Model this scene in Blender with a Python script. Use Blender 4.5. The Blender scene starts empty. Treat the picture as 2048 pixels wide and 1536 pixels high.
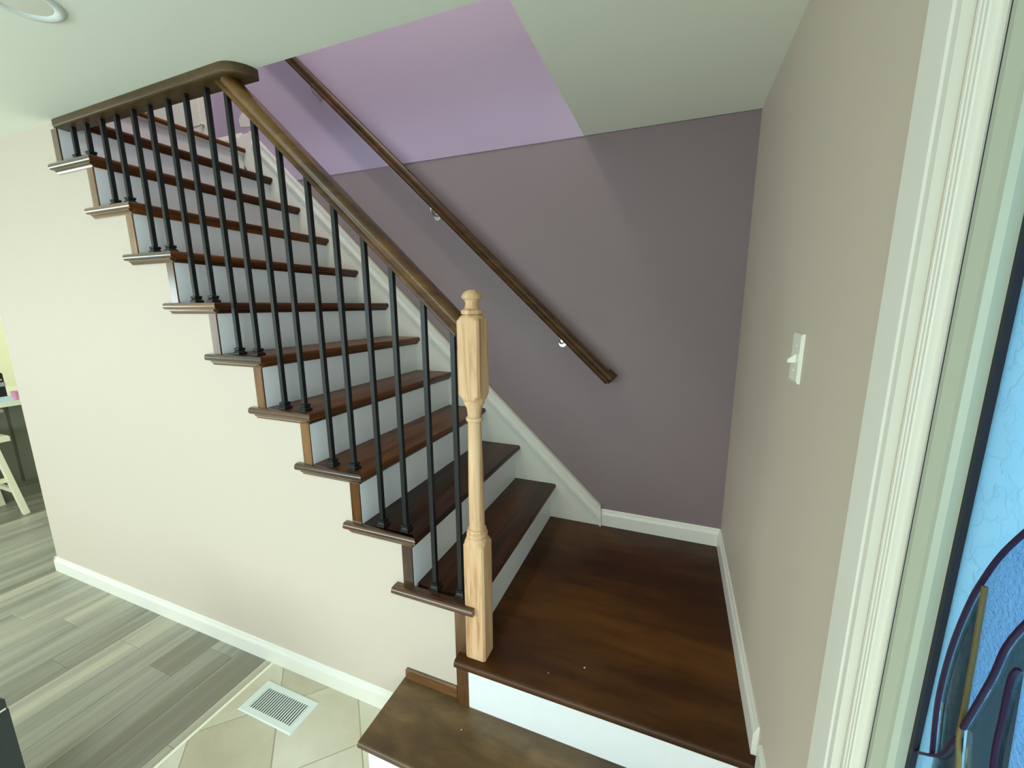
import bpy, bmesh, math, random
from mathutils import Vector, Matrix

S = bpy.context.scene
COL = S.collection
random.seed(7)

# ------------------------------------------------------------------ camera
# metres; origin = top of the landing at the foot of the first riser, stairs climb towards -x, +y is away from the camera
CAM = (0.61656, -1.13011, 1.22771)
cd = bpy.data.cameras.new('camera')
cd.sensor_width = 36.0
cd.lens = 823.788 / 2048 * 36.0
cd.clip_start = 0.02
cam = bpy.data.objects.new('camera', cd)
cam.location = CAM
cam.rotation_euler = (1.3818, 0.0054, 0.3746)
COL.objects.link(cam)
S.camera = cam

# ------------------------------------------------------------------ world, exposure, large lights
S.view_settings.view_transform = 'Standard'
S.view_settings.look = 'None'
S.view_settings.gamma = 1.0
S.view_settings.use_curve_mapping = False
S.view_settings.exposure = -0.20
S.cycles.use_denoising = True
S.cycles.max_bounces = 10
S.cycles.diffuse_bounces = 6
S.cycles.sample_clamp_indirect = 6.0

w = bpy.data.worlds.new('world')
S.world = w
w.use_nodes = True
bg = w.node_tree.nodes['Background']
bg.inputs[0].default_value = (0.42, 0.80, 1.0, 1)
bg.inputs[1].default_value = 3.0


def area(name, loc, rot, sx, sy, power, color):
    d = bpy.data.lights.new(name, 'AREA')
    d.shape = 'RECTANGLE'
    d.size, d.size_y = sx, sy
    d.energy = power
    d.color = color
    o = bpy.data.objects.new(name, d)
    o.location = loc
    o.rotation_euler = rot
    COL.objects.link(o)
    return o


H = math.pi / 2
DAY = (0.98, 1.0, 0.94)
XR_ = 0.9002
SKY = H - math.radians(46)      # daylight falls in from above the horizon
area('daylight_front_window', (-2.6, -3.72, 0.95), (SKY, 0, 0), 2.6, 1.5, 88, DAY)
area('daylight_kitchen_window', (-5.2, 2.92, 0.95), (-H, 0, 0), 1.2, 1.1, 45, DAY)
area('daylight_entry_window', (-0.4, -3.72, 0.85), (SKY, 0, 0), 1.4, 1.7, 28, DAY)
area('added_side_light', (XR_ + 0.05, -2.55, 0.80), (0, SKY, 0), 1.6, 1.4, 62, (0.92, 0.97, 1.0))  # unseen window light, added to brighten the risers
area('added_living_light', (-6.96, -2.6, 0.95), (0, -H, 0), 1.4, 1.7, 45, DAY)  # unseen, added so the upper stair trims have something bright to reflect
area('daylight_upstairs_window', (-2.0, -2.25, 3.65), (H, 0, 0), 1.2, 1.2, 12, (1.0, 0.96, 1.0))
lp_ = bpy.data.lights.new('lamp_upstairs', 'POINT')
lp_.energy = 85
lp_.shadow_soft_size = 0.14
lp_.color = (1.0, 0.90, 0.80)
lpo = bpy.data.objects.new('lamp_upstairs', lp_)
lpo.location = (-1.12, 0.0, 4.40)
COL.objects.link(lpo)

# ------------------------------------------------------------------ measures
R = 0.2075
G = 0.2205
W = 1.0435
N = 0.0304
EE = 0.0266
ZT = 0.028
ZF = -0.4036
ZC = 2.0402
XO = 0.1414
XR = 0.9002
XL = -2.9168
YB = W + 0.018
YL = -0.0261
ZA = -0.2052
ZU = 11 * R
HB = 0.0947
CE = 0.045          # front edge of the stair opening

# ------------------------------------------------------------------ materials


def mat(name):
    m = bpy.data.materials.new(name)
    m.use_nodes = True
    nt = m.node_tree
    b = nt.nodes['Principled BSDF']
    return m, nt, b


def nd(nt, t, **kw):
    n = nt.nodes.new(t)
    for k, v in kw.items():
        setattr(n, k, v)
    return n


def srgb(r, g, b):
    def f(c):
        c /= 255.0
        return c / 12.92 if c <= 0.04045 else ((c + 0.055) / 1.055) ** 2.4
    return (f(r), f(g), f(b), 1)


def plain(name, col, rough=0.5, metal=0.0, bump=0.0, bscale=60.0, coat=0.0, var=0.0):
    m, nt, b = mat(name)
    b.inputs['Base Color'].default_value = col
    b.inputs['Roughness'].default_value = rough
    b.inputs['Metallic'].default_value = metal
    b.inputs['Coat Weight'].default_value = coat
    tc = nd(nt, 'ShaderNodeTexCoord')
    nz = nd(nt, 'ShaderNodeTexNoise')
    nz.inputs['Scale'].default_value = bscale
    nz.inputs['Detail'].default_value = 5
    nt.links.new(tc.outputs['Object'], nz.inputs['Vector'])
    if bump:
        bp = nd(nt, 'ShaderNodeBump')
        bp.inputs['Strength'].default_value = bump
        bp.inputs['Distance'].default_value = 0.002
        nt.links.new(nz.outputs['Fac'], bp.inputs['Height'])
        nt.links.new(bp.outputs['Normal'], b.inputs['Normal'])
    if var:
        mx = nd(nt, 'ShaderNodeMixRGB')
        mx.inputs[1].default_value = [c * (1 - var) for c in col[:3]] + [1]
        mx.inputs[2].default_value = [min(1, c * (1 + var)) for c in col[:3]] + [1]
        nt.links.new(nz.outputs['Fac'], mx.inputs[0])
        nt.links.new(mx.outputs[0], b.inputs['Base Color'])
    return m


def wood(name, dark, mid, light, scale=(1, 1, 1), rough=0.3, coat=0.2, bump=0.15, rnd=0.25, blotch=0.5, spec=0.5):
    """grain from noise squeezed along one axis + slow blotches; every piece gets its own shift and tone"""
    m, nt, b = mat(name)
    L = nt.links.new
    tc = nd(nt, 'ShaderNodeTexCoord')
    oi = nd(nt, 'ShaderNodeObjectInfo')
    vm = nd(nt, 'ShaderNodeVectorMath', operation='MULTIPLY_ADD')
    vm.inputs[1].default_value = scale
    cb = nd(nt, 'ShaderNodeCombineXYZ')
    ml = nd(nt, 'ShaderNodeMath', operation='MULTIPLY')
    ml.inputs[1].default_value = 37.0
    L(oi.outputs['Random'], ml.inputs[0])
    for i in range(3):
        L(ml.outputs[0], cb.inputs[i])
    L(tc.outputs['Object'], vm.inputs[0])
    L(cb.outputs[0], vm.inputs[2])
    n1 = nd(nt, 'ShaderNodeTexNoise')
    n1.inputs['Scale'].default_value = 1.0
    n1.inputs['Detail'].default_value = 6
    n1.inputs['Roughness'].default_value = 0.62
    n1.inputs['Distortion'].default_value = 0.4
    L(vm.outputs[0], n1.inputs['Vector'])
    n2 = nd(nt, 'ShaderNodeTexNoise')
    n2.inputs['Scale'].default_value = 0.22
    n2.inputs['Detail'].default_value = 2
    L(vm.outputs[0], n2.inputs['Vector'])
    mx = nd(nt, 'ShaderNodeMath', operation='MULTIPLY_ADD')
    mx.inputs[1].default_value = blotch
    L(n2.outputs['Fac'], mx.inputs[0])
    mb = nd(nt, 'ShaderNodeMath', operation='MULTIPLY')
    mb.inputs[1].default_value = 1 - blotch
    L(n1.outputs['Fac'], mb.inputs[0])
    L(mb.outputs[0], mx.inputs[2])
    ad = nd(nt, 'ShaderNodeMath', operation='MULTIPLY_ADD')
    ad.inputs[1].default_value = rnd
    L(oi.outputs['Random'], ad.inputs[0])
    L(mx.outputs[0], ad.inputs[2])
    sb = nd(nt, 'ShaderNodeMath', operation='SUBTRACT')
    sb.inputs[1].default_value = rnd * 0.5
    L(ad.outputs[0], sb.inputs[0])
    cr = nd(nt, 'ShaderNodeValToRGB')
    e = cr.color_ramp.elements
    e[0].position = 0.33
    e[0].color = dark
    e[1].position = 0.68
    e[1].color = light
    k = e.new(0.5)
    k.color = mid
    L(sb.outputs[0], cr.inputs[0])
    L(cr.outputs[0], b.inputs['Base Color'])
    b.inputs['Roughness'].default_value = rough
    b.inputs['Coat Weight'].default_value = coat
    b.inputs['Coat Roughness'].default_value = 0.15
    b.inputs['Specular IOR Level'].default_value = spec
    bp = nd(nt, 'ShaderNodeBump')
    bp.inputs['Strength'].default_value = bump
    bp.inputs['Distance'].default_value = 0.001
    L(n1.outputs['Fac'], bp.inputs['Height'])
    L(bp.outputs['Normal'], b.inputs['Normal'])
    return m


M = {}
M['wall'] = plain('beige_wall_paint', srgb(203, 190, 174), 0.62, bump=0.08, bscale=220)
M['wall_r'] = M['wall']
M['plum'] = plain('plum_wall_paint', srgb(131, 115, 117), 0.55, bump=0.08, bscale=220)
M['lilac'] = plain('lilac_upper_wall', srgb(168, 151, 173), 0.55, bump=0.08, bscale=220)  # lighter and bluer than the plum wall below
M['ceil'] = plain('ceiling_paint', srgb(238, 243, 230), 0.75, bump=0.05, bscale=150)
M['white'] = plain('white_trim_paint', srgb(229, 227, 216), 0.35, bump=0.05, bscale=40)
M['riser'] = plain('white_riser_paint', srgb(236, 240, 240), 0.4, bump=0.1, bscale=25, var=0.02)
DK, MD, LT = srgb(36, 15, 2), srgb(74, 38, 9), srgb(116, 68, 24)
M['wood_y'] = wood('walnut_stain_grain_across', DK, MD, LT, (28, 2.2, 28), rough=0.34, coat=0.05, spec=0.35)
M['wood_x'] = wood('walnut_stain_grain_along', srgb(44, 24, 10), srgb(82, 52, 26), srgb(124, 84, 46), (2.2, 26, 26), rough=0.25, coat=0.9)
M['wood_z'] = wood('walnut_stain_grain_upright', srgb(50, 28, 12), srgb(98, 62, 30), srgb(140, 98, 54), (22, 22, 3), rough=0.25, coat=0.9)
M['landing'] = wood('walnut_stain_landing', srgb(30, 13, 1), srgb(58, 30, 5), srgb(88, 54, 16), (4, 16, 16), rough=0.36, coat=0.0, rnd=0.1, blotch=0.65, spec=0.3)
M['step'] = wood('worn_lit_walnut_step', srgb(66, 44, 20), srgb(92, 70, 38), srgb(128, 100, 64), (8, 20, 20), rough=0.42, rnd=0.0, blotch=0.6)  # worn wood; its lighter brown also holds the light falling on the step
M['rail'] = wood('walnut_stain_rail', srgb(56, 34, 10), srgb(92, 60, 22), srgb(124, 88, 40), (3, 30, 30), rough=0.34, coat=0.1, rnd=0.1, spec=0.4)
M['railwall'] = wood('dark_walnut_stain_rail', srgb(40, 20, 2), srgb(70, 42, 8), srgb(96, 62, 20), (3, 30, 30), rough=0.4, coat=0.0, rnd=0.1, spec=0.3)
M['header'] = wood('dull_walnut_stain_board', srgb(46, 32, 14), srgb(76, 58, 32), srgb(100, 78, 48), (3, 30, 30), rough=0.4, coat=0.05, rnd=0.1, spec=0.3)
M['oak'] = wood('bare_red_oak', srgb(166, 120, 80), srgb(212, 172, 130), srgb(228, 196, 156), (52, 52, 3.6), rough=0.6, coat=0.0, rnd=0.0, blotch=0.2, spec=0.3)
M['iron'] = plain('black_iron', srgb(26, 30, 29), 0.42, metal=0.35, bump=0.1, bscale=80)
M['nickel'] = plain('brushed_nickel', srgb(200, 196, 186), 0.28, metal=0.9)
M['plank'] = wood('grey_vinyl_plank', srgb(128, 125, 110), srgb(158, 157, 144), srgb(192, 187, 164), (11, 0.6, 11), rough=0.42, coat=0.05, bump=0.06, rnd=0.22, blotch=0.3)
M['underlay'] = plain('dark_floor_joint', srgb(104, 102, 90), 0.8)
M['grout'] = plain('pale_grout', srgb(178, 170, 144), 0.9, bump=0.2, bscale=200)
M['tile'] = wood('beige_stone_tile', srgb(184, 175, 150), srgb(204, 198, 176), srgb(222, 218, 202), (5, 5, 5), rough=0.4, coat=0.0, bump=0.15, rnd=0.2, blotch=0.6)
M['strip'] = plain('cream_transition_strip', srgb(244, 242, 216), 0.35)
M['vent'] = plain('white_enamel', srgb(222, 232, 226), 0.35)
M['dark'] = plain('dark_void', srgb(22, 24, 24), 0.8)
M['plastic'] = plain('white_plastic', srgb(236, 236, 222), 0.35)
M['lens'] = plain('frosted_lens', srgb(226, 228, 214), 0.5)
M['doorpaint'] = plain('door_paint', srgb(178, 186, 168), 0.4, bump=0.05, bscale=60)
M['gasket'] = plain('dark_gasket', srgb(24, 26, 40), 0.6)
M['came'] = plain('dark_plum_came', srgb(46, 18, 52), 0.4, metal=0.2)
M['brass'] = plain('aged_brass_bead', srgb(150, 132, 84), 0.35, metal=0.7, bump=0.5, bscale=150)
M['cab'] = plain('grey_cabinet_paint', srgb(112, 114, 100), 0.5)
M['counter'] = plain('cream_countertop', srgb(236, 238, 214), 0.3)
M['stool'] = plain('cream_stool_paint', srgb(238, 236, 206), 0.45)
M['yellow'] = plain('pale_yellow_wall', srgb(232, 228, 190), 0.6)
M['black'] = plain('black_leatherette', srgb(44, 50, 50), 0.5, bump=0.3, bscale=300)
M['blackgloss'] = plain('black_gloss', srgb(20, 28, 36), 0.12)
M['chrome'] = plain('chrome', srgb(200, 214, 222), 0.15, metal=1.0)
M['pink'] = plain('pink_plastic', srgb(222, 150, 186), 0.4)
M['paper'] = plain('pale_blue_paper', srgb(206, 228, 236), 0.5)
M['plaster'] = plain('bare_plaster_patch', srgb(214, 206, 202), 0.8, bump=0.3, bscale=60, var=0.05)
M['porch'] = plain('porch_concrete', srgb(190, 200, 208), 0.8, bump=0.2, bscale=12, var=0.1)


def glass_mat(name, col, scale, strength, clear=0.0, squig=False, dist=0.003):
    """obscured door glass: light passes diffusely, the relief catches it"""
    m, nt, b = mat(name)
    L = nt.links.new
    out = nt.nodes['Material Output']
    nt.nodes.remove(b)
    tc = nd(nt, 'ShaderNodeTexCoord')
    if squig:
        v = nd(nt, 'ShaderNodeTexVoronoi', feature='DISTANCE_TO_EDGE')
        v.inputs['Scale'].default_value = scale
        nz = nd(nt, 'ShaderNodeTexNoise')
        nz.inputs['Scale'].default_value = scale * 1.6
        mxv = nd(nt, 'ShaderNodeMixRGB')
        mxv.inputs[0].default_value = 0.05
        L(tc.outputs['Object'], nz.inputs['Vector'])
        L(tc.outputs['Object'], mxv.inputs[1])
        L(nz.outputs['Color'], mxv.inputs[2])
        L(mxv.outputs[0], v.inputs['Vector'])
        cr = nd(nt, 'ShaderNodeValToRGB')
        cr.color_ramp.elements[0].position = 0.0
        cr.color_ramp.elements[1].position = 0.06
        L(v.outputs['Distance'], cr.inputs[0])
        h = cr.outputs[0]
    else:
        nz = nd(nt, 'ShaderNodeTexNoise')
        nz.inputs['Scale'].default_value = scale
        nz.inputs['Detail'].default_value = 2
        L(tc.outputs['Object'], nz.inputs['Vector'])
        h = nz.outputs['Fac']
    bp = nd(nt, 'ShaderNodeBump')
    bp.inputs['Strength'].default_value = strength
    bp.inputs['Distance'].default_value = dist
    L(h, bp.inputs['Height'])
    tl = nd(nt, 'ShaderNodeBsdfTranslucent')
    tl.inputs['Color'].default_value = col
    L(bp.outputs['Normal'], tl.inputs['Normal'])
    rf = nd(nt, 'ShaderNodeBsdfRefraction')
    rf.inputs['Color'].default_value = col
    rf.inputs['Roughness'].default_value = 0.12
    rf.inputs['IOR'].default_value = 1.2
    L(bp.outputs['Normal'], rf.inputs['Normal'])
    gl = nd(nt, 'ShaderNodeBsdfGlossy')
    gl.inputs['Roughness'].default_value = 0.1
    L(bp.outputs['Normal'], gl.inputs['Normal'])
    m1 = nd(nt, 'ShaderNodeMixShader')
    m1.inputs[0].default_value = clear
    L(tl.outputs[0], m1.inputs[1])
    L(rf.outputs[0], m1.inputs[2])
    fr = nd(nt, 'ShaderNodeFresnel')
    fr.inputs['IOR'].default_value = 1.3
    m2 = nd(nt, 'ShaderNodeMixShader')
    L(fr.outputs[0], m2.inputs[0])
    L(m1.outputs[0], m2.inputs[1])
    L(gl.outputs[0], m2.inputs[2])
    L(m2.outputs[0], out.inputs['Surface'])
    return m


M['glass_border'] = glass_mat('glue_chip_glass', (0.76, 0.93, 1.0, 1), 26, 0.3, 0.12, True)
M['glass_inner'] = glass_mat('granite_glass', (0.60, 0.80, 1.0, 1), 240, 1.0, 0.18, dist=0.012)
M['glass_clear'] = glass_mat('clear_bevel_glass', (0.75, 0.88, 0.92, 1), 30, 0.3, 0.97)

# ------------------------------------------------------------------ mesh helpers


class MB:
    def __init__(s):
        s.v, s.f, s.sm = [], [], []

    def box(s, x0, x1, y0, y1, z0, z1, c=0.0):
        """box; c chamfers the top edges"""
        if x0 > x1:
            x0, x1 = x1, x0
        if y0 > y1:
            y0, y1 = y1, y0
        b = len(s.v)
        if c:
            rings = [(0, z0), (0, z1 - c), (c, z1)]
        else:
            rings = [(0, z0), (0, z1)]
        for i, z in rings:
            s.v += [(x0 + i, y0 + i, z), (x1 - i, y0 + i, z), (x1 - i, y1 - i, z), (x0 + i, y1 - i, z)]
        n = len(rings)
        s.f.append((b + 3, b + 2, b + 1, b))
        for k in range(n - 1):
            for j in range(4):
                p, q = b + 4 * k + j, b + 4 * k + (j + 1) % 4
                s.f.append((p, q, q + 4, p + 4))
        t = b + 4 * (n - 1)
        s.f.append((t, t + 1, t + 2, t + 3))
        return s

    def prism(s, pts, a0, a1, axis):
        """polygon pts (2D) swept along axis between a0 and a1; a0/a1 may be functions of the 2D point"""
        def at(p, a):
            q = a(p) if callable(a) else a
            if axis == 'x':
                return (q, p[0], p[1])
            if axis == 'y':
                return (p[0], q, p[1])
            return (p[0], p[1], q)
        b = len(s.v)
        n = len(pts)
        s.v += [at(p, a0) for p in pts] + [at(p, a1) for p in pts]
        s.f.append(tuple(range(b + n - 1, b - 1, -1)))
        s.f.append(tuple(range(b + n, b + 2 * n)))
        for i in range(n):
            j = (i + 1) % n
            s.f.append((b + i, b + j, b + n + j, b + n + i))
        return s

    def lathe(s, prof, cx, cy, n=24):
        b = len(s.v)
        for r, z in prof:
            for i in range(n):
                a = 2 * math.pi * i / n
                s.v.append((cx + r * math.cos(a), cy + r * math.sin(a), z))
        for k in range(len(prof) - 1):
            for i in range(n):
                j = (i + 1) % n
                s.f.append((b + k * n + i, b + k * n + j, b + (k + 1) * n + j, b + (k + 1) * n + i))
        s.f.append(tuple(b + i for i in range(n - 1, -1, -1)))
        t = b + (len(prof) - 1) * n
        s.f.append(tuple(t + i for i in range(n)))
        return s

    def sweep(s, prof, path, up=Vector((0, 0, 1)), closed=True):
        """2D profile (side, up) swept along a 3D path"""
        P = [Vector(p) for p in path]
        b = len(s.v)
        n = len(prof)
        for i, p in enumerate(P):
            d = (P[min(i + 1, len(P) - 1)] - P[max(i - 1, 0)]).normalized()
            sd = d.cross(up)
            if sd.length < 1e-4:
                sd = Vector((1, 0, 0))
            sd.normalize()
            u = sd.cross(d).normalized()
            for a, c in prof:
                s.v.append(tuple(p + sd * a + u * c))
        for k in range(len(P) - 1):
            for i in range(n):
                j = (i + 1) % n
                s.f.append((b + k * n + i, b + k * n + j, b + (k + 1) * n + j, b + (k + 1) * n + i))
        s.f.append(tuple(b + i for i in range(n - 1, -1, -1)))
        t = b + (len(P) - 1) * n
        s.f.append(tuple(t + i for i in range(n)))
        return s

    def mesh(s, name, material, smooth=0):
        me = bpy.data.meshes.new(name)
        me.from_pydata(s.v, [], s.f)
        bm = bmesh.new()
        bm.from_mesh(me)
        bmesh.ops.recalc_face_normals(bm, faces=bm.faces)
        bm.to_mesh(me)
        bm.free()
        me.materials.append(material)
        if smooth:
            me.shade_smooth()
            me.set_sharp_from_angle(angle=math.radians(smooth))
        return me


def obj(name, mb, material, parent=None, smooth=0, label=None, origin=None):
    """one mesh object; vertices are given in world space, the origin is set to the base of the piece"""
    xs, ys, zs = zip(*mb.v)
    o0 = Vector(origin) if origin else Vector(((min(xs) + max(xs)) / 2, (min(ys) + max(ys)) / 2, min(zs)))
    mb.v = [(x - o0.x, y - o0.y, z - o0.z) for x, y, z in mb.v]
    o = bpy.data.objects.new(name, mb.mesh(name, material, smooth))
    o.location = o0
    COL.objects.link(o)
    if parent:
        o.parent = parent
        p = parent
        base = Vector((0, 0, 0))
        while p:
            base += p.location
            p = p.parent
        o.location = o0 - base
    if label:
        o['label'] = label
    return o


def thing(name, loc, label, cat, group=None):
    o = bpy.data.objects.new(name, None)
    o.empty_display_size = 0.1
    o.location = loc
    COL.objects.link(o)
    return tag(o, label, cat, group)


def tag(o, label, cat, group=None, kind=None):
    o['label'] = label
    o['category'] = cat
    if group:
        o['group'] = group
    if kind:
        o['kind'] = kind
    return o


def struct(name, mb, material, label, cat, smooth=0):
    return tag(obj(name, mb, material, None, smooth), label, cat, kind='structure')


def structE(name, loc, label, cat):
    o = thing(name, loc, label, cat)
    o['kind'] = 'structure'
    return o


def circ(r, n=8, a0=0.0):
    return [(r * math.cos(a0 + 2 * math.pi * i / n), r * math.sin(a0 + 2 * math.pi * i / n)) for i in range(n)]


# ================================================================== STRUCTURE
# wall under the stairs (its right end steps up under the treads)
pts = [(XL, ZF), (-0.03, ZF)]
for k in range(1, 10):
    pts += [(-(k - 1) * G - 0.03, k * R - 0.02), (-k * G - 0.03, k * R - 0.02)]
pts += [(-9 * G - 0.03, ZC), (XL, ZC)]
struct('wall_left', MB().prism(pts, 0.0, 0.10, 'y'), M['wall'],
       'beige painted wall under the open side of the staircase', 'wall')
struct('wall_left_end', MB().box(XL, XL + 0.1, 0.1, 2.98, ZF, ZC), M['wall'],
       'beige end wall turning from the stair wall into the kitchen', 'wall')

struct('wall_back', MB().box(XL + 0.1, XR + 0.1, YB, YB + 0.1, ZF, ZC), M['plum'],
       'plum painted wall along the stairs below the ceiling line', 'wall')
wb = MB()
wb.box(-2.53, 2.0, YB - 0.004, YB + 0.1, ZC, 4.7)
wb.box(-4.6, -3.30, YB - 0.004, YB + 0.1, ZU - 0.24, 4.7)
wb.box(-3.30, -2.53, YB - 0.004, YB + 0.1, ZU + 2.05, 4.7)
struct('wall_back_upper', wb, M['lilac'], 'lilac wall of the upper stairwell above the ceiling line', 'wall')

DY0, DY1 = -0.515, -1.43      # front door leaf edges
wr = MB()
wr.box(XR, XR + 0.14, -0.46, YB + 0.1, ZF, ZC)
wr.box(XR, XR + 0.14, -1.80, DY1 - 0.05, ZF, ZC)
wr.box(XR, XR + 0.14, -3.7, -3.30, ZF, ZC)
wr.box(XR, XR + 0.14, -3.30, -1.80, ZF, -0.05)
wr.box(XR, XR + 0.14, -3.30, -1.80, 1.65, ZC)
wr.box(XR, XR + 0.14, DY1 - 0.05, -0.46, 1.68, ZC)
struct('wall_right', wr, M['wall_r'], 'taupe wall with the light switch, right of the landing', 'wall')

wf = MB()
wf.box(-7.0, -4.1, -3.84, -3.7, ZF, ZC)
wf.box(-4.1, -1.3, -3.84, -3.7, ZF, 0.2)
wf.box(-4.1, -1.3, -3.84, -3.7, 1.7, ZC)
wf.box(-1.3, -1.1, -3.84, -3.7, ZF, ZC)
wf.box(-1.1, 0.3, -3.84, -3.7, ZF, 0.0)
wf.box(-1.1, 0.3, -3.84, -3.7, 1.7, ZC)
wf.box(0.3, XR + 0.14, -3.84, -3.7, ZF, ZC)
struct('wall_front', wf, M['wall'], 'beige front wall with two windows, behind the viewer', 'wall')
struct('wall_kitchen', MB().box(-7.1, -7.0, -1.7, 3.1, ZF, ZC).box(-7.1, -7.0, -3.84, -3.5, ZF, ZC).box(-7.1, -7.0, -3.5, -1.7, ZF, 0.2).box(-7.1, -7.0, -3.5, -1.7, 1.7, ZC), M['yellow'],
       'pale yellow far wall of the kitchen', 'wall')
wk = MB()
wk.box(-7.0, -5.8, 2.98, 3.1, ZF, ZC)
wk.box(-5.8, -4.6, 2.98, 3.1, ZF, 0.4)
wk.box(-5.8, -4.6, 2.98, 3.1, 1.5, ZC)
wk.box(-4.6, XL + 0.1, 2.98, 3.1, ZF, ZC)
struct('wall_kitchen_back', wk, M['yellow'], 'pale yellow kitchen wall with a window, behind the stair wall', 'wall')

cl = MB()
cl.box(-7.1, XR + 0.14, -3.84, CE, ZC, ZU - 0.02)
cl.box(XO, XR + 0.14, CE, YB + 0.1, ZC, ZU - 0.02)
cl.box(-7.1, -2.24, CE, 3.1, ZC, ZU - 0.02)
struct('ceiling', cl, M['ceil'], 'pale ceiling with the stair opening cut in it', 'ceiling')
# upstairs shell
struct('floor_upper', MB().box(-4.6, -10 * G - 0.03, CE, YB, ZU - 0.019, ZU), M['wood_x'],
       'dark stained upper hall floor at the head of the stairs', 'floor')
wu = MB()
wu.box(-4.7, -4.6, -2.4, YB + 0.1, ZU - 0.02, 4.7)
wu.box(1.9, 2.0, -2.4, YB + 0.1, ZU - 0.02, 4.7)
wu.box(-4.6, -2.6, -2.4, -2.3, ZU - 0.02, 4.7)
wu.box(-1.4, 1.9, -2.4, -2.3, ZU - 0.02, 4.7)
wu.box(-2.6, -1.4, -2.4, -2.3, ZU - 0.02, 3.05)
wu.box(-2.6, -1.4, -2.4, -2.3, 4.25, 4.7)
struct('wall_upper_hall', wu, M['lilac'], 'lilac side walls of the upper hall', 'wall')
struct('ceiling_upper', MB().box(-4.7, 2.0, -2.4, YB + 0.1, 4.7, 4.8), M['ceil'], 'white ceiling of the upper hall', 'ceiling')

# ------------------------------------------------------------------ floor
fl = structE('floor', (0, 0, ZF), 'grey wood-look plank floor meeting beige diagonal tiles', 'floor')
obj('subfloor', MB().box(-7.0, -1.034, -3.7, 2.98, ZF - 0.06, ZF - 0.002), M['underlay'], fl)
obj('grout_bed', MB().box(-1.034, XR, -3.7, 0.0, ZF - 0.06, ZF - 0.001), M['grout'], fl)
PW = 0.159


def plank(x0, x1, y0, y1):
    if x1 - x0 < 0.01 or y1 - y0 < 0.02:
        return
    g = 0.0005
    obj('plank', MB().box(x0 + g, x1 - g, y0 + g, y1 - g, ZF - 0.006, ZF, 0.0012), M['plank'], fl)


row = 0
edges = [-1.0345] + [-1.076 - PW * i for i in range(0, 38)]
for i in range(len(edges) - 1):
    x1, x0 = edges[i], max(edges[i + 1], -7.0)
    if x1 <= -7.0:
        break
    ymax = 0.0 if x0 > XL else 2.98
    if x0 < XL < x1:
        plank(XL, x1, -1.2, -0.0)
        x1 = XL
    if i == 3:
        off = -0.2285
    else:
        off = -0.2285 + random.uniform(-0.55, 0.55)
    y = off
    while y < ymax:
        plank(x0, x1, y, min(y + 1.22, ymax))
        y += 1.22
    y = off
    while y > -3.7:
        plank(x0, x1, max(y - 1.22, -3.7), y)
        y -= 1.22


def clip(poly, ax, lim, keep_less):
    out = []
    for i in range(len(poly)):
        a, b = poly[i], poly[(i + 1) % len(poly)]
        ia = a[ax] <= lim if keep_less else a[ax] >= lim
        ib = b[ax] <= lim if keep_less else b[ax] >= lim
        if ia:
            out.append(a)
        if ia != ib:
            t = (lim - a[ax]) / (b[ax] - a[ax])
            out.append((a[0] + t * (b[0] - a[0]), a[1] + t * (b[1] - a[1])))
    return out


TS = 0.431
jg = 0.0035
for i in range(-12, 14):
    for j in range(-12, 14):
        s0, s1 = -0.974 + TS * i + jg, -0.974 + TS * (i + 1) - jg      # x + y
        d0, d1 = -0.243 + TS * j + jg, -0.243 + TS * (j + 1) - jg      # x - y
        poly = [((s + d) / 2, (s - d) / 2) for s, d in ((s0, d0), (s1, d0), (s1, d1), (s0, d1))]
        for ax, lim, less in ((0, XR - 0.001, True), (0, -1.0215, False), (1, -0.001, True), (1, -3.69, False)):
            poly = clip(poly, ax, lim, less)
            if len(poly) < 3:
                break
        if len(poly) < 3:
            continue
        a = sum(poly[q][0] * poly[(q + 1) % len(poly)][1] - poly[(q + 1) % len(poly)][0] * poly[q][1] for q in range(len(poly)))
        if abs(a) < 0.0008:
            continue
        obj('floor_tile', MB().prism(poly, ZF - 0.006, ZF + random.uniform(-0.0003, 0.0003), 'z'), M['tile'], fl)
struct('trim_1', MB().prism([(-1.0345, ZF - 0.003), (-1.0215, ZF - 0.003), (-1.0222, ZF + 0.002), (-1.025, ZF + 0.004), (-1.031, ZF + 0.004), (-1.0338, ZF + 0.002)],
                            -3.69, -0.0145, 'y'), M['strip'], 'thin cream transition strip between plank floor and tile', 'trim')

# ------------------------------------------------------------------ baseboards
BP = [(0, 0), (0.014, 0), (0.014, 0.066), (0.0115, 0.074), (0.008, 0.080), (0.0065, 0.090), (0.004, HB), (0, HB)]


def bb_prof(sign, off, z0):
    return [(off + sign * a, z0 + c) for a, c in BP]


b1 = MB()
b1.prism(bb_prof(-1, 0.0, ZF), XL - 0.012, -0.262, 'x')
b1.prism(bb_prof(-1, XL, ZF), -0.012, 2.9, 'y')
struct('baseboard_left', b1, M['white'], 'white baseboard along the beige wall under the stairs', 'baseboard')
struct('baseboard_back', MB().prism(bb_prof(-1, YB, 0.0), 0.291, XR, 'x'), M['white'],
       'white baseboard on the plum wall behind the landing', 'baseboard')
b2 = MB()
b2.prism(bb_prof(-1, XR, 0.0), -0.024, YB, 'y')
struct('baseboard_right', b2, M['white'], 'white baseboard on the taupe wall beside the landing', 'baseboard')
b3 = MB()
b3.prism([(XR, -0.205), (XR - 0.010, -0.205), (XR - 0.010, 0.070), (XR - 0.006, 0.080), (XR, 0.082)], -0.384, -0.062, 'y')
struct('baseboard_right_lower', b3, M['white'], 'short white skirting piece below the landing edge by the door casing', 'baseboard')
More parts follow.
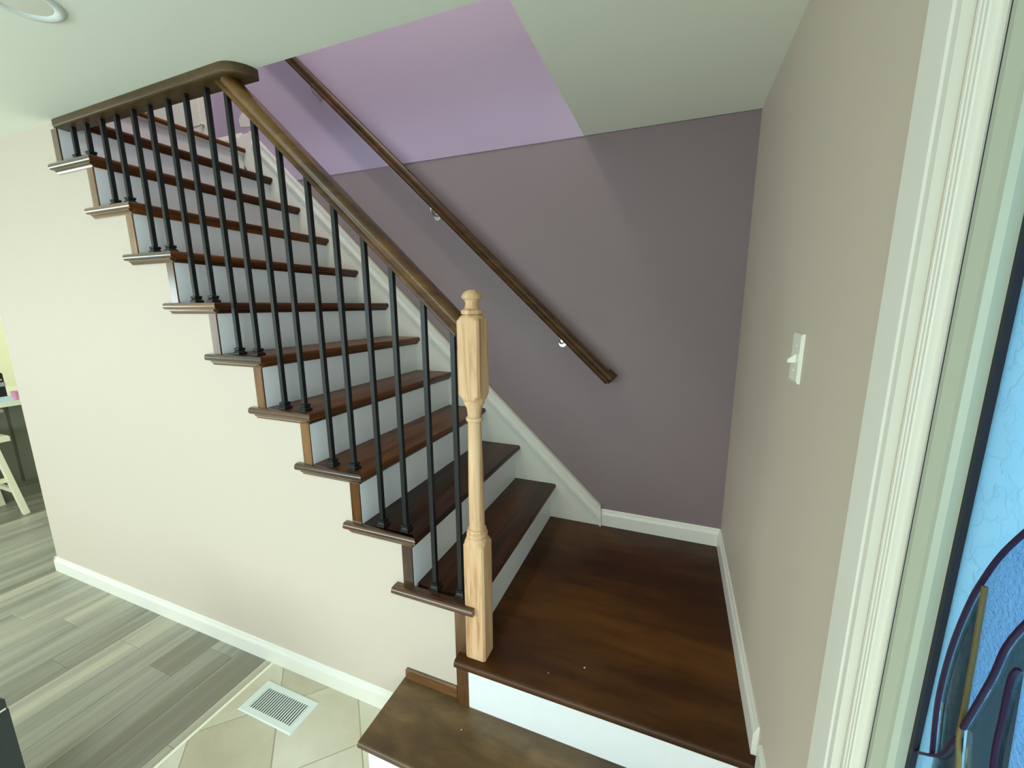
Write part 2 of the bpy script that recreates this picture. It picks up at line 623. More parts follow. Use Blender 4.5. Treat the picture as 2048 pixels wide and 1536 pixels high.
struct('baseboard_upper', MB().prism([(YB - 0.004 + a * -1.3, ZU + c * 1.1) for a, c in BP], -2.470, -2.203, 'x'), M['white'],
       'short white baseboard at the head of the stairs', 'baseboard')

# ------------------------------------------------------------------ header trim under the ceiling edge
hb = MB()
outl = [(-1.985, -0.016), (-0.880, -0.036)]
for i in range(1, 9):
    a = -H + H * i / 8
    outl.append((-0.880 + 0.085 * math.cos(a), 0.049 + 0.085 * math.sin(a)))
outl += [(-0.800, 0.056), (-1.985, 0.048)]


def inset(d):
    """pull the visible front and the rounded end in by d"""
    out = []
    for q, (x, y) in enumerate(outl):
        if q <= 1:
            out.append((x, y + d))
        elif q <= 9:
            a = -H + H * (q - 1) / 8
            out.append((x - d * math.cos(a), y - d * math.sin(a)))
        else:
            out.append((x, y))
    return out


lev = [(0.012, -0.034), (0.006, -0.0335), (0.002, -0.031), (0.0, -0.027), (0.0, -0.006), (0.003, 0.0)]
n = len(outl)
for d, z in lev:
    hb.v += [(x, y, ZC + z) for x, y in inset(d)]
for k in range(len(lev) - 1):
    for i in range(n):
        j = (i + 1) % n
        hb.f.append((k * n + i, k * n + j, (k + 1) * n + j, (k + 1) * n + i))
hb.f.append(tuple(range(n - 1, -1, -1)))
hb.f.append(tuple(range((len(lev) - 1) * n, len(lev) * n)))
struct('trim_2', hb, M['header'], 'brown stained board with rounded end under the ceiling edge, balusters meeting it', 'trim', 40)

# ================================================================== STAIRCASE
st = thing('staircase', (0, 0.5, ZF), 'staircase of dark brown treads and white risers rising left along the plum wall', 'staircase')


def tread_profile(xb, xf, z, t=ZT):
    r = t / 2
    p = [(xb, z - t), (xb, z)]
    for i in range(7):
        a = H - math.pi * i / 6
        p.append((xf - r * 0.8 + r * 0.8 * math.cos(a), z - r + r * math.sin(a)))
    return p


for k in range(1, 12):
    xf = -(k - 1) * G + N
    xr = -(k - 1) * G
    z = k * R
    xb = -k * G - 0.012 if k < 11 else -10 * G - 0.10
    y0 = (lambda p, xf=xf: -max(0.0, p[0] - (xf - EE))) if 2 <= k <= 9 else (0.02 if k == 1 else CE + 0.002 if k > 9 else 0.0)
    t = obj('tread', MB().prism(tread_profile(xb, xf, z), y0, W, 'y'), M['wood_y'], st, 50)
    # cove under the nosing
    cv = [(xr, z - ZT - 0.016), (xr + 0.006, z - ZT - 0.016), (xr + 0.013, z - ZT - 0.008), (xr + 0.018, z - ZT), (xr, z - ZT)]
    if k > 1:
        obj('cove', MB().prism(cv, 0.0 if k < 10 else CE + 0.002, W, 'y'), M['white'] if k == 11 else M['wood_y'], t)
    if k <= 9:
        xl = -(k - 1) * G - 0.297
        r = ZT / 2
        if k == 1:
            prof = [(-0.018, z - ZT), (-0.018, z)]
            yo = -0.042
            for i in range(7):
                a = H + math.pi * i / 6
                prof.append((yo + r * 0.8 + r * 0.8 * math.cos(a), z - r + r * math.sin(a)))
            m = MB().prism(prof, xl, 0.036, 'x')
            m.prism([(-0.0, z), (-0.019, z), (-0.019, z - ZT), (0.0, z - ZT)], xl, -0.006, 'x')
        else:
            prof = [(0.0, z - ZT), (0.0, z)]
            for i in range(7):
                a = H + math.pi * i / 6
                prof.append((-EE + r * 0.8 + r * 0.8 * math.cos(a), z - r + r * math.sin(a)))
            m = MB().prism(prof, xl, (lambda p, xf=xf: xf - (p[0] + EE)), 'x')
        # rounded far end
        obj('nosing_return', m, M['wood_x'], t, 50)
        zc = z - ZT
        m = MB().prism([(0.0, zc - 0.017), (-0.006, zc - 0.017), (-0.010, zc - 0.010), (-0.017, zc - 0.004), (-0.017, zc), (0.0, zc)],
                       xl + 0.022, xr + (0.006 if k > 1 else -0.005), 'x')
        obj('return_cove', m, M['wood_x'], t)
    # riser below this tread
    rz0 = (k - 1) * R
    ry0 = 0.0 if k <= 9 else (0.0 if k == 10 else CE + 0.002)
    rr = obj('riser', MB().box(xr - 0.018, xr, ry0 if k > 1 else 0.03, W, rz0 - (ZT if k > 1 else 0), z - ZT), M['riser'], st)
    if k <= 10:
        top = z - ZT - 0.0 if k <= 9 else ZC - 0.034
        if k > 1:
            obj('riser_end_trim', MB().box(xr - 0.044, xr - 0.001, -0.006, 0.02, rz0, top), M['wood_z'], st)
obj('riser_end_trim', MB().box(-0.050, -0.003, -0.010, 0.02, ZA, R - ZT), M['wood_z'], st)
obj('corner_trim', MB().box(-0.036, 0.0075, -0.028, -0.010, ZA, -0.032), M['wood_z'], st)

# landing and the two lower risers
lf = YL - 0.030
lp = []
for i in range(7):
    a = H + math.pi * i / 6
    lp.append((lf + 0.013 + 0.013 * math.cos(a), -0.016 + 0.016 * math.sin(a)))
lp += [(YB, -0.032), (YB, 0.0)]
ld = obj('landing', MB().prism(lp, -0.034, XR, 'x'), M['landing'], st, 50)
obj('riser', MB().box(0.0076, XR, YL, YL + 0.018, ZA, -0.032), M['riser'], st)
af = -0.2756
ap = []
for i in range(7):
    a = H + math.pi * i / 6
    ap.append((af + 0.010 + 0.010 * math.cos(a), ZA - 0.013 + 0.013 * math.sin(a)))
ap += [(0.0, ZA - 0.026), (0.0, ZA)]
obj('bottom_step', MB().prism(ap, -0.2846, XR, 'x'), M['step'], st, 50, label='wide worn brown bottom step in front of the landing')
obj('riser', MB().box(-0.262, XR, -0.252, -0.234, ZF, ZA - 0.026), M['riser'], st)
obj('riser', MB().box(-0.262, -0.244, -0.234, 0.0, ZF, ZA - 0.026), M['riser'], st)
obj('wall_strip', MB().box(-0.2780, -0.0505, -0.012, 0.0, ZA, -0.162, 0.004), M['wood_x'], st)

for fx, fy, fr in ((0.40, 0.085, 0.0032), (0.29, 0.02, 0.0018), (0.02, -0.11, 0.002), (0.36, -0.13, 0.003)):
    fz = 0.0 if fy > -0.05 else ZA
    obj('paint_fleck', MB().lathe([(fr, fz), (fr * 0.7, fz + 0.001), (fr * 0.1, fz + 0.0014)], fx, fy, 7), M['plastic'], st)

# skirt board on the plum wall
SL = R / G


def top(x):
    return 0.118 + SL * (0.288 - x)


xt = 0.288 - (2.372 - 0.118) / SL
sk = [(0.290, 0.0), (0.290, 0.118), (xt, 2.372), (-2.203, 2.372), (-2.203, ZU - 0.10), (-2.1, ZU - 0.3), (-0.10, 0.0)]
skb = obj('skirt_board', MB().prism(sk, W, YB, 'y'), M['white'], st)
cp = [(0.292, 0.012), (0.292, 0.122), (xt + 0.01, 2.366), (-2.12, 2.366), (xt + 0.034, 2.366 - 0.088), (0.245, 0.012 + 0.058)]
cp = [(0.298, 0.0), (0.292, 0.120), (xt + 0.004, 2.374), (xt - 0.05, 2.374), (xt - 0.02, 2.330), (xt + 0.022, 2.374 - 0.090), (0.262, 0.120 + 0.030 * SL - 0.098)]
cp = [(0.298, 0.0), (0.292, 0.120), (xt + 0.004, 2.374), (xt - 0.060, 2.352), (0.258, 0.030)]
cp = [(0.298, 0.0), (0.292, 0.120), (xt + 0.003, 2.375), (xt + 0.003, 2.375 - 0.078), (0.292, 0.042), (0.286, 0.0)]
obj('skirt_cap', MB().prism(cp, W - 0.011, W, 'y'), M['white'], skb)
for t0, t1 in ((0.0, 0.013), (0.064, 0.079)):
    obj('skirt_bead', MB().prism([(0.292, 0.120 - t0), (xt + 0.003, 2.375 - t0), (xt + 0.003, 2.375 - t1), (0.292, 0.120 - t1)], W - 0.018, W - 0.011, 'y'), M['white'], skb)

# ================================================================== RAILING
YC = 0.017
rl = thing('stair_railing', (0.034, YC, 0.0), 'stair railing of brown handrail on black square iron balusters with a bare oak newel post', 'railing')


def rail_z(x):            # underside of the handrail
    return 1.112 - 0.9405 * x


RP = [(-0.016, -0.031), (0.016, -0.031), (0.022, -0.026), (0.022, -0.017), (0.018, -0.012), (0.019, -0.006), (0.029, 0.004), (0.030, 0.014), (0.024, 0.025),
      (0.012, 0.031), (-0.012, 0.031), (-0.024, 0.025), (-0.030, 0.014), (-0.029, 0.004), (-0.019, -0.006), (-0.018, -0.012), (-0.022, -0.017), (-0.022, -0.026)]
cz = 0.031 / math.cos(math.atan(0.9405))
x0, x1 = 0.0, -0.985
obj('handrail', MB().sweep(RP, [(x0, YC, rail_z(x0) + cz), (x1, YC, rail_z(x1) + cz)]), M['rail'], rl, 40)

BH = 0.0078
for k in range(1, 10):
    for off in (-0.035, -0.140):
        x = -(k - 1) * G + off
        z0 = k * R
        zt = min(rail_z(x) + 0.012, ZC - 0.030)
        bl = obj('baluster', MB().box(x - BH, x + BH, YC - BH, YC + BH, z0, zt), M['iron'], rl)
        m = MB()
        for h, a, c in ((0, 0.0165, 0.0165), (0.009, 0.0165, 0.0165)):
            pass
        rings = [(0.0175, 0.0), (0.0175, 0.008), (0.0135, 0.012), (0.0115, 0.016), (0.0145, 0.020), (0.0145, 0.026), (0.0105, 0.028)]
        b = len(m.v)
        for a, h in rings:
            m.v += [(x - a, YC - a, z0 + h), (x + a, YC - a, z0 + h), (x + a, YC + a, z0 + h), (x - a, YC + a, z0 + h)]
        for q in range(len(rings) - 1):
            for j in range(4):
                m.f.append((b + 4 * q + j, b + 4 * q + (j + 1) % 4, b + 4 * q + 4 + (j + 1) % 4, b + 4 * q + 4 + j))
        m.f.append((b + 3, b + 2, b + 1, b))
        t = b + 4 * (len(rings) - 1)
        m.f.append((t, t + 1, t + 2, t + 3))
        obj('base_shoe', m, M['iron'], bl)

# newel: square blocks with lamb's-tongue chamfers, turned shaft, mushroom finial
NX, NY, NH = 0.034, YC, 0.038
m = MB()


def block(m, rings):
    b = len(m.v)
    for pts, in [(r,) for r in rings]:
        m.v += pts
    n = len(rings[0])
    for q in range(len(rings) - 1):
        for j in range(n):
            m.f.append((b + n * q + j, b + n * q + (j + 1) % n, b + n * q + n + (j + 1) % n, b + n * q + n + j))
    m.f.append(tuple(b + j for j in range(n - 1, -1, -1)))
    t = b + n * (len(rings) - 1)
    m.f.append(tuple(t + j for j in range(n)))


def sq_ring(z_of, amount, n=32):
    """ring between square (amount 0) and circle (amount 1)"""
    out = []
    for i in range(n):
        a = 2 * math.pi * (i + 0.5) / n
        c, s_ = math.cos(a), math.sin(a)
        q = NH / max(abs(c), abs(s_))
        rr = min(q, NH * 1.4142 - amount * (NH * 0.4142 + 0.004))
        out.append((NX + rr * c, NY + rr * s_, z_of))
    return out


def block_z(z_in, z_out, steps, lo):
    rs = []
    for i in range(steps + 1):
        t = i / steps
        rs.append(sq_ring(z_in + (z_out - z_in) * t, t ** 0.9))
    return rs


low = [sq_ring(0.0, 0)] + block_z(0.428, 0.460, 6, True)
block(m, low)
shaft = [(0.032, 0.459), (0.0355, 0.463), (0.0362, 0.469), (0.0355, 0.475), (0.032, 0.478), (0.0305, 0.479), (0.0315, 0.482), (0.0315, 0.488), (0.0275, 0.490), (0.0262, 0.494), (0.0258, 0.60), (0.0245, 0.70),
         (0.0225, 0.80), (0.0213, 0.862), (0.0255, 0.864), (0.0278, 0.868), (0.0278, 0.873), (0.0255, 0.877), (0.0222, 0.878), (0.0222, 0.888), (0.0242, 0.904),
         (0.0295, 0.918), (0.0300, 0.920), (0.0335, 0.921), (0.0335, 0.931)]
m.lathe(shaft, NX, NY, 32)
up = list(reversed(block_z(0.958, 0.930, 6, True))) + block_z(1.178, 1.198, 6, False)
block(m, up)
m.lathe([(0.029, 1.194), (0.029, 1.200), (0.0335, 1.202), (0.0345, 1.207), (0.0335, 1.213), (0.028, 1.216), (0.0235, 1.219), (0.0205, 1.229), (0.0205, 1.236), (0.023, 1.243),
         (0.031, 1.249), (0.0325, 1.252), (0.031, 1.257), (0.027, 1.264), (0.020, 1.270), (0.010, 1.2735), (0.001, 1.2745)], NX, NY, 32)
obj('newel_post', m, M['oak'], rl, 26, label='unfinished pale oak turned newel post with mushroom finial')

# ================================================================== WALL HANDRAIL
wh = thing('wall_handrail', (0.33, 0.987, 0.84), 'dark brown handrail bracketed along the plum wall above the stairs', 'handrail')


def wr_z(x):
    return 2.655 - 0.9405 * (x + 1.6)


WP = [(-0.020, -0.027), (0.020, -0.027), (0.024, -0.018), (0.020, -0.006), (0.027, 0.006), (0.027, 0.016), (0.018, 0.027), (-0.018, 0.027), (-0.027, 0.016), (-0.027, 0.006), (-0.020, -0.006), (-0.024, -0.018)]
YW = 0.987
obj('rail', MB().sweep(WP, [(0.322, YW, wr_z(0.322)), (-2.10, YW, wr_z(-2.10))]), M['railwall'], wh, 40)
d = Vector((1, 0, -0.9405)).normalized()
c0 = Vector((0.322, YW, wr_z(0.322)))
obj('end_return', MB().sweep([(-0.026, -0.025), (0.026, -0.025), (0.026, 0.025), (-0.026, 0.025)],
                             [tuple(c0 - d * 0.018 + Vector((0, 0.015, 0))), (c0.x - d.x * 0.018 + 0.006, YB, c0.z - d.z * 0.018)], up=Vector((0.6, 0, 0.7))), M['railwall'], wh)
for bx in (0.052, -0.70, -1.50):
    zz = wr_z(bx) - 0.037
    br = MB()
    br.sweep(circ(0.0055), [(bx, YW, zz + 0.006), (bx, YW, zz - 0.020), (bx, YW + 0.014, zz - 0.034), (bx, YW + 0.045, zz - 0.040), (bx, YB, zz - 0.040)], up=Vector((1, 0, 0)))
    bo = obj('bracket', br, M['nickel'], wh, 50)
    obj('bracket_rose', MB().sweep(circ(0.022, 14), [(bx, YB - 0.007, zz - 0.040), (bx, YB, zz - 0.040)]), M['nickel'], bo, 40)
    obj('bracket_saddle', MB().sweep([(-0.010, -0.0015), (0.010, -0.0015), (0.010, 0.0015), (-0.010, 0.0015)],
                                     [(bx - 0.022, YW, zz + 0.0205), (bx + 0.022, YW, zz - 0.0205)]), M['nickel'], bo)

# ================================================================== FRONT DOOR (in the right wall)
d1 = structE('door_1', (XR, -0.97, ZF), 'pale front door with leaded blue glass and stepped white casing', 'door')
CY = -0.385
cs = MB()
# casing: flat board, step, beaded inner band (profile in y, x)
cpf = [(CY, XR), (CY, XR - 0.012), (CY - 0.004, XR - 0.016), (CY - 0.058, XR - 0.014), (CY - 0.062, XR - 0.012), (CY - 0.074, XR - 0.012), (CY - 0.074, XR)]
cs.prism([(b, a) for a, b in cpf], ZF, 1.72, 'z')
obj('casing', cs, M['white'], d1)
jm = MB()
jm.box(XR + 0.004, XR + 0.14, CY - 0.088, CY - 0.074, ZF, 1.66)
# beaded stop
for i in range(3):
    yy = CY - 0.088 - i * 0.0085
    jm.prism([(XR + 0.10, yy), (XR - 0.004, yy), (XR - 0.0055, yy - 0.002), (XR - 0.0055, yy - 0.0065), (XR - 0.004, yy - 0.0085), (XR + 0.10, yy - 0.0085)], ZF, 1.66, 'z')
jm.box(XR + 0.003, XR + 0.10, CY - 0.1135, CY - 0.127, ZF, 1.66)
obj('jamb', jm, M['white'], d1)
obj('weatherstrip', MB().box(XR + 0.0048, XR + 0.05, -0.5120, -0.5168, ZF, 1.66), M['dark'], d1)
# leaf: built as stiles and rails round the glass opening
GY0, GZ0, GZ1 = -0.5660, 0.30, 1.50
GY1 = -1.376
XD = XR + 0.006
lf_ = MB()
lf_.box(XD, XD + 0.045, DY0 - 0.002, GY0 + 0.022, ZF + 0.02, 1.655)
lf_.box(XD, XD + 0.045, GY1 - 0.022, DY1, ZF + 0.02, 1.655)
lf_.box(XD, XD + 0.045, GY0 + 0.022, GY1 - 0.022, ZF + 0.02, GZ0)
lf_.box(XD, XD + 0.045, GY0 + 0.022, GY1 - 0.022, GZ1, 1.655)
leaf = obj('door_leaf', lf_, M['doorpaint'], d1)
mo = MB()
# raised lite frame with rounded outer bead
prof = [(GY0 + 0.040, XD), (GY0 + 0.038, XD - 0.006), (GY0 + 0.033, XD - 0.010), (GY0 + 0.026, XD - 0.010), (GY0 + 0.010, XD - 0.005), (GY0 + 0.004, XD - 0.004), (GY0 + 0.001, XD + 0.002), (GY0 + 0.001, XD + 0.02), (GY0 + 0.040, XD + 0.004)]
mo.prism([(b, a) for a, b in prof], GZ0 - 0.04, GZ1 + 0.04, 'z')
mo.prism([(b, GY0 + GY1 - a) for a, b in prof], GZ0 - 0.04, GZ1 + 0.04, 'z')
mo.box(XD - 0.008, XD + 0.01, GY0, GY1, GZ0 - 0.04, GZ0)
mo.box(XD - 0.008, XD + 0.01, GY0, GY1, GZ1, GZ1 + 0.04)
obj('glass_frame', mo, M['doorpaint'], d1)
XG = XD + 0.018
gk = MB()
gk.box(XG - 0.006, XG + 0.01, GY0 - 0.0060, GY0 + 0.002, GZ0, GZ1)
gk.box(XG - 0.008, XG + 0.01, GY1 - 0.002, GY1 + 0.008, GZ0, GZ1)
obj('gasket', gk, M['gasket'], d1)
YM = (GY0 + GY1) / 2     # mirror axis of the leaded design


def off(pl, dy=0):
    return [(XG - 0.002, y + dy, z) for y, z in pl]


def spline(pl, n=6):
    P = [Vector((y, z)) for y, z in pl]
    out = []
    for i in range(len(P) - 1):
        p0, p1, p2, p3 = P[max(i - 1, 0)], P[i], P[i + 1], P[min(i + 2, len(P) - 1)]
        for k in range(n):
            t = k / n
            out.append(0.5 * ((2 * p1) + (-p0 + p2) * t + (2 * p0 - 5 * p1 + 4 * p2 - p3) * t * t + (-p0 + 3 * p1 - 3 * p2 + p3) * t ** 3))
    out.append(P[-1])
    return [(v.x, v.y) for v in out]


came1 = spline([(-0.780, 1.20), (-0.690, 1.09), (-0.634, 1.006), (-0.6100, 0.9508), (-0.5977, 0.9055), (-0.5888, 0.8458), (-0.5874, 0.7818), (-0.5967, 0.7173)])
bead = [(-0.6150, 0.9480), (-0.6211, 0.8722), (-0.6256, 0.8081), (-0.6262, 0.7776), (-0.6346, 0.7514), (-0.640, 0.70), (-0.640, 0.44)]
came2 = spline([(-0.700, 1.02), (-0.6583, 0.9249), (-0.6473, 0.8694), (-0.6286, 0.7908)])
arc = spline([(-0.5670, 0.700), (-0.5718, 0.6924), (-0.5820, 0.702), (-0.5967, 0.7173), (-0.6120, 0.738), (-0.6256, 0.7776)])
came4 = spline([(-0.672, 0.905), (-0.6676, 0.8895), (-0.6692, 0.8476), (-0.6723, 0.7995), (-0.690, 0.72)])
RPF = [(-0.0013, -0.002), (0.0013, -0.002), (0.0016, 0), (0.0013, 0.002), (-0.0013, 0.002), (-0.0016, 0)]
for nm, pl, ma in (('lead_came', came1, 'came'), ('lead_came', came2, 'came'), ('lead_came', arc, 'came'), ('lead_came', came4, 'came'), ('beaded_came', bead, 'brass')):
    obj(nm, MB().sweep(RPF, off(pl), up=Vector((1, 0, 0))), M[ma], d1, 40)
    obj(nm, MB().sweep(RPF, off([(2 * YM - y, z) for y, z in pl]), up=Vector((1, 0, 0))), M[ma], d1, 40)


def pane(nm, poly, ma, dx=0.0):
    obj(nm, MB().prism([(y, z) for y, z in poly], XG + dx, XG + 0.004 + dx, 'x'), M[ma], d1)


# border pane: between the frame and the outer came
pane('border_pane', [(GY0, GZ0), (GY0, GZ1), (-0.80, GZ1), (-0.80, 1.225)] + came1 + [(-0.597, GZ0)], 'glass_border')
pane('border_pane', [(2 * YM - y, z) for y, z in [(GY0, GZ0), (GY0, GZ1), (-0.80, GZ1), (-0.80, 1.225)] + came1 + [(-0.597, GZ0)]], 'glass_border')
# clear sliver between outer came and beaded came
c1 = [q for q in came1 if q[1] <= 0.9508]
pane('clear_pane', c1 + [(-0.5967, 0.70), (-0.637, 0.70)] + list(reversed([q for q in bead if q[1] > 0.72])), 'glass_clear')
# inner textured pane
c1b = [q for q in came1 if q[1] >= 0.9508]
pane('inner_pane', c1b + bead[:4] + list(reversed(came2)) + [(-0.76, 1.10), (-0.80, 1.225)], 'glass_inner')
# clear piece below the second came
pane('clear_pane', list(came2) + [(-0.6346, 0.7514), (-0.640, 0.70), (-0.690, 0.72)] + list(reversed(came4))[1:], 'glass_clear')
pane('lower_pane', [(-0.597, 0.70), (-0.640, 0.70), (-0.640, GZ0), (-0.597, GZ0)], 'glass_inner')
pane('middle_pane', [(-0.640, GZ0), (-0.640, 0.70), (-0.690, 0.72), (-0.672, 0.91), (-0.700, 1.02), (-0.76, 1.10), (-0.80, 1.225), (-0.80, GZ1),
                     (2 * YM + 0.80, GZ1), (2 * YM + 0.597, GZ0)], 'glass_inner', 0.0015)
obj('added_dark_backing', MB().box(XR + 0.066, XR + 0.15, GY0 + 0.004, GY0 + 0.10, ZF, 1.66), M['blackgloss'], d1)  # dark box added outside the glass so the clear panes look dark
# lock side hardware is out of the picture; sill
obj('sill', MB().box(XR - 0.01, XR + 0.14, DY1, DY0, ZF, ZF + 0.018), M['brass'], d1)

# outside: porch slab
struct('ground_porch', MB().box(XR + 0.16, 9.0, -6.0, 6.0, ZF - 0.2, ZF - 0.1), M['porch'], 'pale concrete porch outside the front door', 'ground')

# ================================================================== LIGHT SWITCH
sw = thing('light_switch', (XR, 0.055, 1.0386), 'white toggle light switch on the taupe wall', 'switch')
m = MB()
b = 0
ps = [(0.0165, 1.0386), (0.0945, 1.0386), (0.0945, 1.1570), (0.0165, 1.1570)]
pin = [(y + (0.005 if y < 0.05 else -0.005), z + (0.005 if z < 1.1 else -0.005)) for y, z in ps]
m.v = [(XR, y, z) for y, z in ps] + [(XR - 0.004, y, z) for y, z in ps] + [(XR - 0.007, y, z) for y, z in pin]
for q in (0, 4):
    for j in range(4):
        m.f.append((q + j, q + (j + 1) % 4, q + 4 + (j + 1) % 4, q + 4 + j))
m.f += [(8, 9, 10, 11), (3, 2, 1, 0)]
obj('plate', m, M['plastic'], sw)
obj('toggle', MB().prism([(XR - 0.005, 1.087), (XR - 0.005, 1.109), (XR - 0.022, 1.094), (XR - 0.022, 1.086)], 0.0505, 0.0605, 'y'), M['plastic'], sw)
for zz in (1.068, 1.128):
    obj('screw', MB().sweep(circ(0.0032, 10), [(XR - 0.0062, 0.0555, zz), (XR - 0.0082, 0.0555, zz)]), M['plastic'], sw)

# ================================================================== FLOOR REGISTER
vt = thing('floor_register', (-0.818, -0.157, ZF), 'white slotted floor vent set in beige tile near the stairs', 'vent')
vx0, vx1, vy0, vy1 = -0.9610, -0.6745, -0.2250, -0.0905
ix0, ix1, iy0, iy1 = -0.932, -0.695, -0.204, -0.113
m = MB()
for a in ((vx0, vx1, vy0, iy0), (vx0, vx1, iy1, vy1), (vx0, ix0, iy0, iy1), (ix1, vx1, iy0, iy1)):
    m.box(a[0], a[1], a[2], a[3], ZF + 0.0005, ZF + 0.0045)
# sloped outer lip
m.v += [(vx0 - 0.004, vy0 - 0.004, ZF), (vx1 + 0.004, vy0 - 0.004, ZF), (vx1 + 0.004, vy1 + 0.004, ZF), (vx0 - 0.004, vy1 + 0.004, ZF),
        (vx0, vy0, ZF + 0.0045), (vx1, vy0, ZF + 0.0045), (vx1, vy1, ZF + 0.0045), (vx0, vy1, ZF + 0.0045)]
q = len(m.v) - 8
for j in range(4):
    m.f.append((q + j, q + (j + 1) % 4, q + 4 + (j + 1) % 4, q + 4 + j))
obj('vent_frame', m, M['vent'], vt)
obj('vent_well', MB().box(ix0, ix1, iy0, iy1, ZF + 0.0002, ZF + 0.0007), M['dark'], vt)
ns = 20
pit = (ix1 - ix0) / ns
for i in range(ns):
    x = ix0 + pit * (i + 0.5)
    obj('vent_slat', MB().prism([(x - pit * 0.46, ZF + 0.0008), (x - pit * 0.06, ZF + 0.0042), (x + pit * 0.40, ZF + 0.0042), (x - pit * 0.06, ZF + 0.0008)], iy0, iy1, 'y'), M['vent'], vt)

# ================================================================== CEILING LIGHT
cf = thing('ceiling_light', (-1.075, -0.420, ZC - 0.012), 'flush round white recessed light in the pale ceiling', 'light')
m = MB().lathe([(0.060, ZC), (0.086, ZC), (0.086, ZC - 0.003), (0.082, ZC - 0.007), (0.072, ZC - 0.009), (0.064, ZC - 0.006), (0.060, ZC - 0.002)], -1.075, -0.42, 40)
obj('light_ring', m, M['vent'], cf, 40)
m = MB().lathe([(0.0595, ZC - 0.0005), (0.0595, ZC - 0.003), (0.04, ZC - 0.004), (0.001, ZC - 0.0045)], -1.075, -0.42, 40)
obj('light_lens', m, M['lens'], cf, 40)

# ================================================================== UPSTAIRS DOOR
d2 = structE('door_2', (-2.9, YB, ZU), 'white door and casing at the head of the stairs', 'door')
m = MB()
m.box(-2.545, -2.474, YB - 0.022, YB - 0.004, ZU, ZU + 2.12)
m.box(-3.36, -3.285, YB - 0.022, YB - 0.004, ZU, ZU + 2.12)
m.box(-3.285, -2.545, YB - 0.022, YB - 0.004, ZU + 2.045, ZU + 2.12)
obj('casing', m, M['white'], d2)
m = MB()
m.box(-3.30, -2.53, YB + 0.012, YB + 0.05, ZU + 0.01, ZU + 2.05)
obj('door_leaf', m, M['white'], d2)
for z0, z1 in ((0.22, 0.95), (1.12, 1.9)):
    for x0, x1 in ((-3.20, -2.95), (-2.88, -2.63)):
        obj('panel', MB().box(x0, x1, YB + 0.006, YB + 0.014, ZU + z0, ZU + z1), M['white'], d2)
ds = MB().sweep(circ(0.012, 12), [(-2.60, YB + 0.012, 2.50), (-2.60, YB - 0.020, 2.50)])
obj('door_bumper', ds, M['plastic'], d2, 40)

pp = [(-2.215, 2.425), (-2.13, 2.415), (-2.05, 2.405), (-2.06, 2.48), (-2.11, 2.515), (-2.19, 2.505), (-2.225, 2.47)]
struct('trim_3', MB().prism(pp, YB - 0.0055, YB - 0.004, 'y'), M['plaster'], 'off-white bare plaster patch on the lilac wall at the stair head', 'patch')

# ================================================================== KITCHEN GLIMPSE (far left)
ic = thing('island_cabinet', (-4.86, 0.75, ZF), 'grey painted island cabinet under the cream countertop beyond the beige wall', 'cabinet')
obj('body', MB().box(-5.10, -4.62, -0.05, 1.55, ZF + 0.0, 0.470), M['cab'], ic)
obj('plinth', MB().box(-4.62, -4.605, -0.05, 1.55, ZF, ZF + 0.10), M['cab'], ic)
for y0, y1 in ((-0.03, 0.44), (0.46, 0.98), (1.0, 1.53)):
    p_ = obj('panel', MB().box(-4.62, -4.604, y0, y1, ZF + 0.14, 0.44), M['cab'], ic)
    obj('knob', MB().sweep(circ(0.016, 12), [(-4.604, y1 - 0.03, 0.385), (-4.575, y1 - 0.03, 0.385)]), M['nickel'], p_, 40)
tag(obj('countertop', MB().box(-5.14, -4.20, -0.12, 1.62, 0.470, 0.507, 0.004), M['counter']),
    'cream kitchen countertop overhanging towards the stool', 'countertop')

bs = thing('bar_stool', (-4.37, 0.10, ZF), 'cream painted wooden bar stool with splayed legs tucked at the island', 'stool')
obj('seat', MB().box(-4.56, -4.18, -0.12, 0.305, 0.205, 0.250, 0.008), M['stool'], bs)
legs = []
for sx in (-1, 1):
    for sy in (-1, 1):
        tx, ty = -4.37 + sx * 0.14, 0.09 + sy * 0.135
        bx, by = -4.37 + sx * 0.205, 0.09 + sy * 0.20
        obj('leg', MB().sweep([(-0.022, -0.016), (0.022, -0.016), (0.022, 0.016), (-0.022, 0.016)], [(bx, by, ZF), (tx, ty, 0.206)], up=Vector((0, 1, 0))), M['stool'], bs)
for sy in (-1, 1):
    obj('stretcher', MB().sweep([(-0.011, -0.017), (0.011, -0.017), (0.011, 0.017), (-0.011, 0.017)], [(-4.553, 0.09 + sy * 0.178, -0.20), (-4.187, 0.09 + sy * 0.178, -0.20)]), M['stool'], bs)
for sx in (-1, 1):
    obj('stretcher', MB().sweep([(-0.011, -0.017), (0.011, -0.017), (0.011, 0.017), (-0.011, 0.017)], [(-4.37 + sx * 0.172, -0.075, -0.10), (-4.37 + sx * 0.172, 0.255, -0.10)]), M['stool'], bs)

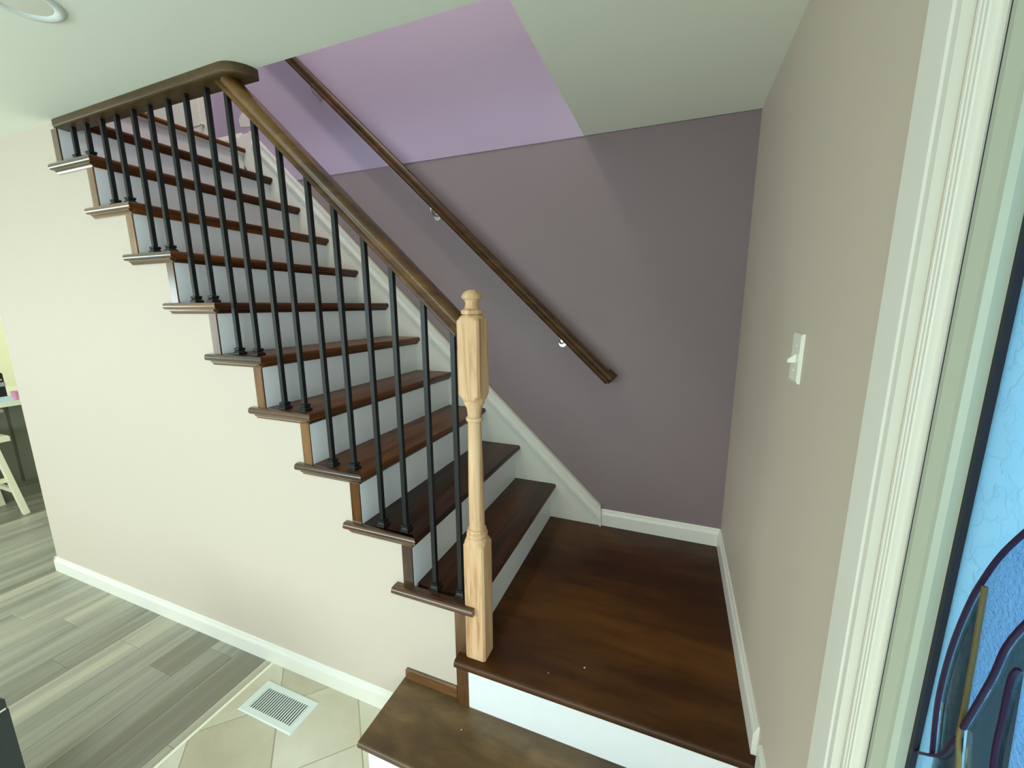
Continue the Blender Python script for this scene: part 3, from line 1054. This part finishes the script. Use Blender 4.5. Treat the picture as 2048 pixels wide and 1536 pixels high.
bx_ = thing('paper_tray', (-4.36, 0.33, 0.507), 'pale blue flat tray on the countertop under the black appliance', 'tray')
obj('tray_base', MB().box(-4.50, -4.24, 0.12, 0.400, 0.507, 0.535, 0.003), M['paper'], bx_)
obj('tray_liner', MB().box(-4.48, -4.26, 0.14, 0.380, 0.535, 0.541), M['plastic'], bx_)
tst = thing('toaster', (-4.37, 0.30, 0.541), 'glossy black toaster with chrome band and pale top on the countertop', 'toaster')
obj('body', MB().box(-4.46, -4.28, 0.15, 0.375, 0.541, 0.735, 0.012), M['blackgloss'], tst)
obj('band', MB().box(-4.463, -4.277, 0.147, 0.378, 0.622, 0.655), M['chrome'], tst)
obj('top_plate', MB().box(-4.45, -4.29, 0.17, 0.365, 0.735, 0.752, 0.004), M['plastic'], tst)
obj('lever', MB().box(-4.277, -4.262, 0.33, 0.36, 0.67, 0.684), M['chrome'], tst)
cup = thing('cup', (-4.265, 0.412, 0.507), 'small pink plastic cup at the wall end of the countertop', 'cup')
obj('cup_body', MB().lathe([(0.016, 0.507), (0.022, 0.572), (0.0225, 0.574), (0.020, 0.574), (0.015, 0.512), (0.001, 0.512)], -4.245, 0.405, 18), M['pink'], cup, 40)
obj('rim', MB().lathe([(0.0222, 0.570), (0.0240, 0.572), (0.0240, 0.576), (0.0222, 0.578), (0.0205, 0.576), (0.0205, 0.571)], -4.245, 0.405, 18), M['pink'], cup, 40)

# ================================================================== BLACK BIN (bottom left corner)
an = math.radians(6)
ot = thing('storage_bin', (-1.10, -0.742, ZF), 'black storage bin standing on the grey plank floor, cut by the frame', 'bin')
ot.rotation_euler = (0, 0, an)


def local_box(name, x0, x1, y0, y1, z0, z1, ma, c=0.0):
    o = bpy.data.objects.new(name, MB().box(x0, x1, y0, y1, z0, z1, c).mesh(name, ma))
    o.parent = ot
    COL.objects.link(o)
    return o


local_box('bin_body', -0.38, 0.0, -0.50, 0.0, 0.0, 0.500, M['black'])
local_box('bin_trim', -0.376, -0.002, -0.498, -0.004, 0.500, 0.507, M['plastic'])
local_box('bin_lid', -0.382, 0.0, -0.502, -0.002, 0.507, 0.545, M['black'], 0.012)
